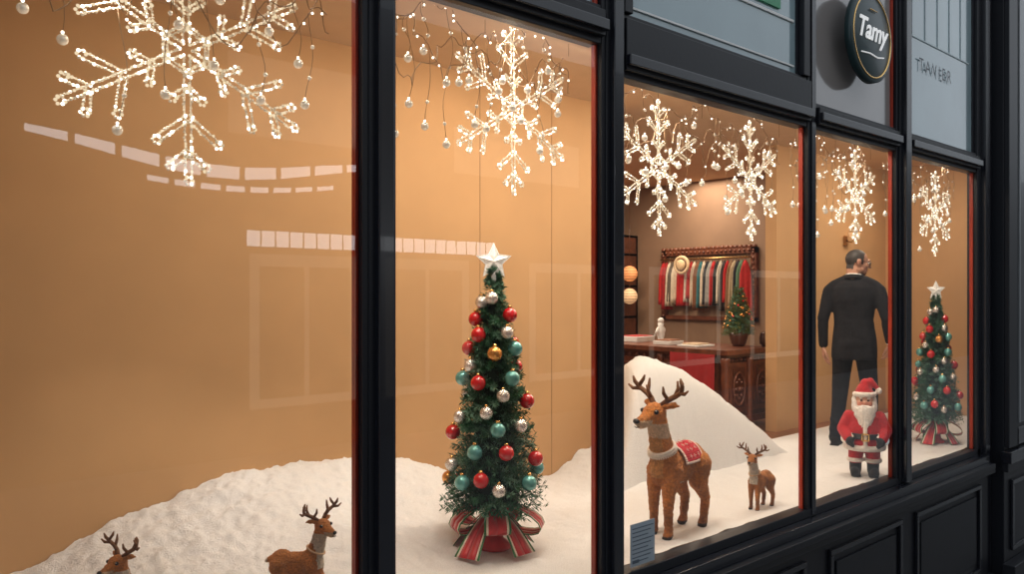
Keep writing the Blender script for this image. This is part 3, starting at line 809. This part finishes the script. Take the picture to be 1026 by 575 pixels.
b.tube([(xw-.13,ya+.05,zb-.12),(xw-.13,yb-.05,zb-.12)],.010,1,8)
for yy in(ya+.06,yb-.06): b.tube([(xw-.13,yy,zb-.12),(xw-.0,yy,zb-.12)],.010,1,8)
b.obj('carved_frame',[M_wood2,M_brass],e)
cols=[(.40,.01,.01),(.30,.01,.01),(.60,.50,.38),(.10,.08,.06),(.65,.55,.42),(.60,.48,.35),(.48,.015,.015),(.52,.02,.02),(.65,.58,.50),(.40,.01,.01),(.62,.52,.40),(.18,.07,.03),(.03,.14,.16),(.60,.5,.38),(.02,.02,.025),(.30,.30,.28),(.50,.02,.02),(.02,.02,.02),(.62,.55,.45),(.05,.04,.04),(.42,.01,.01),(.22,.12,.06),(.45,.35,.22),(.03,.03,.04),(.10,.2,.12),(.45,.02,.02)]
gm=[mat('fabric_%d'%i,c_,.9,var=.15,vscale=30) for i,c_ in enumerate(cols)]
b=MB(); n=len(cols)
for i in range(n):
    yc=yb-.10-(yb-ya-.20)*i/(n-1); L=.46+.20*random.random(); zt=zb-.15; ang=random.uniform(.35,.8)
    vs=[];fs=[];nr=8;nc=8
    for r in range(nr+1):
        for q in range(nc+1):
            t=r/nr; s_=q/nc*2-1
            w=.080*(.45+.55*min(1,t*5))+.02*t
            zz=zt-L*t-.035*abs(s_)*(1-t) if r else zt-.035*abs(s_)
            wave=.012*sin(s_*7+i)*t
            a=s_*w
            vs.append((xw-.13-a*cos(ang)*.55+wave*.5,yc+a*sin(ang)+wave,zz))
    for r in range(nr):
        for q in range(nc):
            k=r*(nc+1)+q; fs.append((k,k+1,k+nc+2,k+nc+1))
    b.add(vs,fs,i,True)
    hk=[(xw-.13,yc,zb-.105),(xw-.13,yc,zt)]; b.tube(hk,.003,n,5)
o=b.obj('garments',gm+[M_brass],e); m_=o.modifiers.new('t','SOLIDIFY'); m_.thickness=.012
b=MB()
for yh,zh in ((3.70,zb-.20),):
    b.sphere((xw-.28,yh,zh),(.035,.07,.07),0,16,10)
    b.tube([(xw-.26,yh+.10*cos(q),zh+.10*sin(q)) for q in [2*pi*k/24 for k in range(24)]],.022,0,8,closed=True); b.tube([(xw-.27,yh+.072*cos(q),zh+.072*sin(q)) for q in [2*pi*k/24 for k in range(24)]],.01,1,8,closed=True)
    b.tube([(xw-.26,yh,zh+.06),(xw-.13,yh,zb-.12)],.004,1,5)
b.obj('straw_hat',[mat('straw',(.68,.50,.30),.8,var=.15,vscale=60),M_wood],e)
b=MB()
for zz in (.06,.55,1.0,1.42,1.85,2.1): b.box(8.15,8.58,4.62,5.6,zz,zz+.03,0)
b.box(8.15,8.58,4.62,4.66,0,2.13,0); b.box(8.15,8.58,5.56,5.6,0,2.13,0); b.box(8.55,8.58,4.62,5.6,0,2.13,0)
b.obj('display_shelf',[M_wood])
b=MB()
for zz,m_ in((1.60,0),(1.30,1)):
    b.sphere((8.2,4.44,zz),.105,m_,20,14)
    for k in range(5):
        q=(k-2)*.036; rr=sqrt(.105**2-q*q)+.001
        b.tube([(8.2+rr*cos(a_),4.44+rr*sin(a_),zz+q) for a_ in [2*pi*j/20 for j in range(20)]],.0025,2,4,closed=True)
b.tube([(8.2,4.44,1.2),(8.2,4.44,2.775)],.004,2,5)
b.obj('hanging_lanterns',[mat('lantern_paper',(.85,.35,.15),.7,var=.1,emis=(1,.38,.12),estr=.4),mat('lantern_cream',(.8,.55,.33),.6,var=.1,emis=(1,.6,.3),estr=.4),M_wood])
X,fw=at(848,4.1-.02); z=zat(241,fw)
b=MB(); b.box(X-.03,X+.03,YW-.02,YW-.001,z-.05,z+.05,0); b.tube([(X,YW-.01,z),(X,YW-.08,z-.02),(X,YW-.11,z+.03)],.008,0,8); b.lathe((X,YW-.11,z+.03),[(.02,0),(.05,.01),(.06,.05),(.055,.05)],1,16)
b.obj('wall_sconce',[M_brass,mat('sconce_shade',(.5,.3,.15),.5,var=.1,emis=(1,.6,.3),estr=.6)])

# ---------------- street ----------------
b=MB(); b.box(-14,70,-13,-.16,-1.45,-1.3); b.obj('pavement',[M_pave])
b=MB(); yb_=-10.0
b.box(-14,70,yb_-.5,yb_,-1.3,6.5,0)
X0=ratio(20)*(D+10); X1=ratio(375)*(D+10)
for arc,(zb_,am,th,n_) in enumerate(((3.50,.30,.10,9),(3.36,.62,.045,14))):
    for k in range(n_):
        t0=k/n_+.008; t1=(k+1)/n_-.008
        def P(t,dz): 
            x=X0+(X1-X0)*t; return (x,yb_+.02,zb_-am*.5*sin(pi*t)+.10*cos(2*pi*t)*(1-arc)+dz*th*(.5+.5*sin(pi*t)) - arc*.05)
        if arc==1 and not (.28<t0<.8): continue
        b.add([P(t0,-1),P(t1,-1),P(t1,1),P(t0,1)],[(0,1,2,3)],1)
for k in range(21):
    x=5.3+k*.25; b.add([(x,yb_+.02,2.10),(x+.225,yb_+.02,2.10),(x+.225,yb_+.02,2.36),(x,yb_+.02,2.36)],[(0,1,2,3)],1)
for x in (5.35,7.85,11.5,15.5,20):
    w_=2.0 if x<9 else 3
    for (xa,xb,za_,zb2) in ((x,x+w_,1.78,1.98),(x,x+.16,-.4,1.78),(x+w_-.16,x+w_,-.4,1.78),(x,x+w_,-.55,-.4),(x+w_/2-.04,x+w_/2+.04,-.4,1.78)): b.box(xa,xb,yb_,yb_+.03,za_,zb2,2)
    b.box(x+.16,x+w_-.16,yb_,yb_+.01,-.4,1.78,3)
b.box(5.0,7.6,yb_,yb_+.02,3.9,5.2,2); b.box(9.5,13,yb_,yb_+.02,3.7,4.6,2)
b.obj('opposite_building',[M_bldg,E_day,E_mid,mat('dark_shopfront',(.06,.045,.035),.3,var=.1)])

# ---------------- lights ----------------
def area(name,loc,rot,size,sy,e,col):
    l=bpy.data.lights.new(name,'AREA'); l.shape='RECTANGLE'; l.size=size; l.size_y=sy; l.energy=e; l.color=col
    o=bpy.data.objects.new(name,l); COL.objects.link(o); o.location=loc; o.rotation_euler=rot; return o
WC=(1,.86,.68)
for x,en in ((1.6,13),(3.1,37),(4.6,30),(6.1,34),(8.2,36)):
    area('ceiling_light',(x,.55,2.76),(radians(12),0,0),.9,.3,en,WC)
for x,y,en in ((2.5,4.2,50),(6.2,3.6,66),(7.9,3.4,38)):
    area('ceiling_light',(x,y,2.76),(0,0,0),1.2,.6,en,(1,.82,.62))
def spot(loc,tgt,e,ang,col):
    l=bpy.data.lights.new('spotlight','SPOT'); l.energy=e; l.spot_size=radians(ang); l.spot_blend=.7; l.color=col; l.shadow_soft_size=.05
    o=bpy.data.objects.new('spotlight',l); COL.objects.link(o); o.location=loc
    o.rotation_euler=(Vector(tgt)-Vector(loc)).to_track_quat('-Z','Y').to_euler()
spot((2.3,.15,2.6),(2.66,.65,.7),65,50,(1,.90,.78))
spot((3.3,.12,2.6),(3.8,.4,.4),70,50,(1,.90,.78))
spot((5.6,.12,2.6),(6.0,.4,.4),55,50,(1,.90,.78))
spot((7.1,.12,2.6),(7.5,.4,.6),55,50,(1,.90,.78))
spot((.6,.15,2.6),(1.2,1.1,.1),80,46,(1,.92,.82))
spot((1.6,.15,2.6),(2.0,1.1,.1),50,42,(1,.92,.82))
W=bpy.data.worlds.new('World'); S.world=W; W.use_nodes=True
bg=W.node_tree.nodes['Background']; bg.inputs[0].default_value=(.85,.92,1,1); bg.inputs[1].default_value=.9

# ---------------- camera ----------------
cam=bpy.data.cameras.new('camera'); cam.sensor_width=36; cam.lens=F/1026*36; cam.shift_y=5.5/1026; cam.clip_start=.05
co=bpy.data.objects.new('camera',cam); COL.objects.link(co); co.location=(0,-D,H); co.rotation_euler=(pi/2,0,-TH); S.camera=co
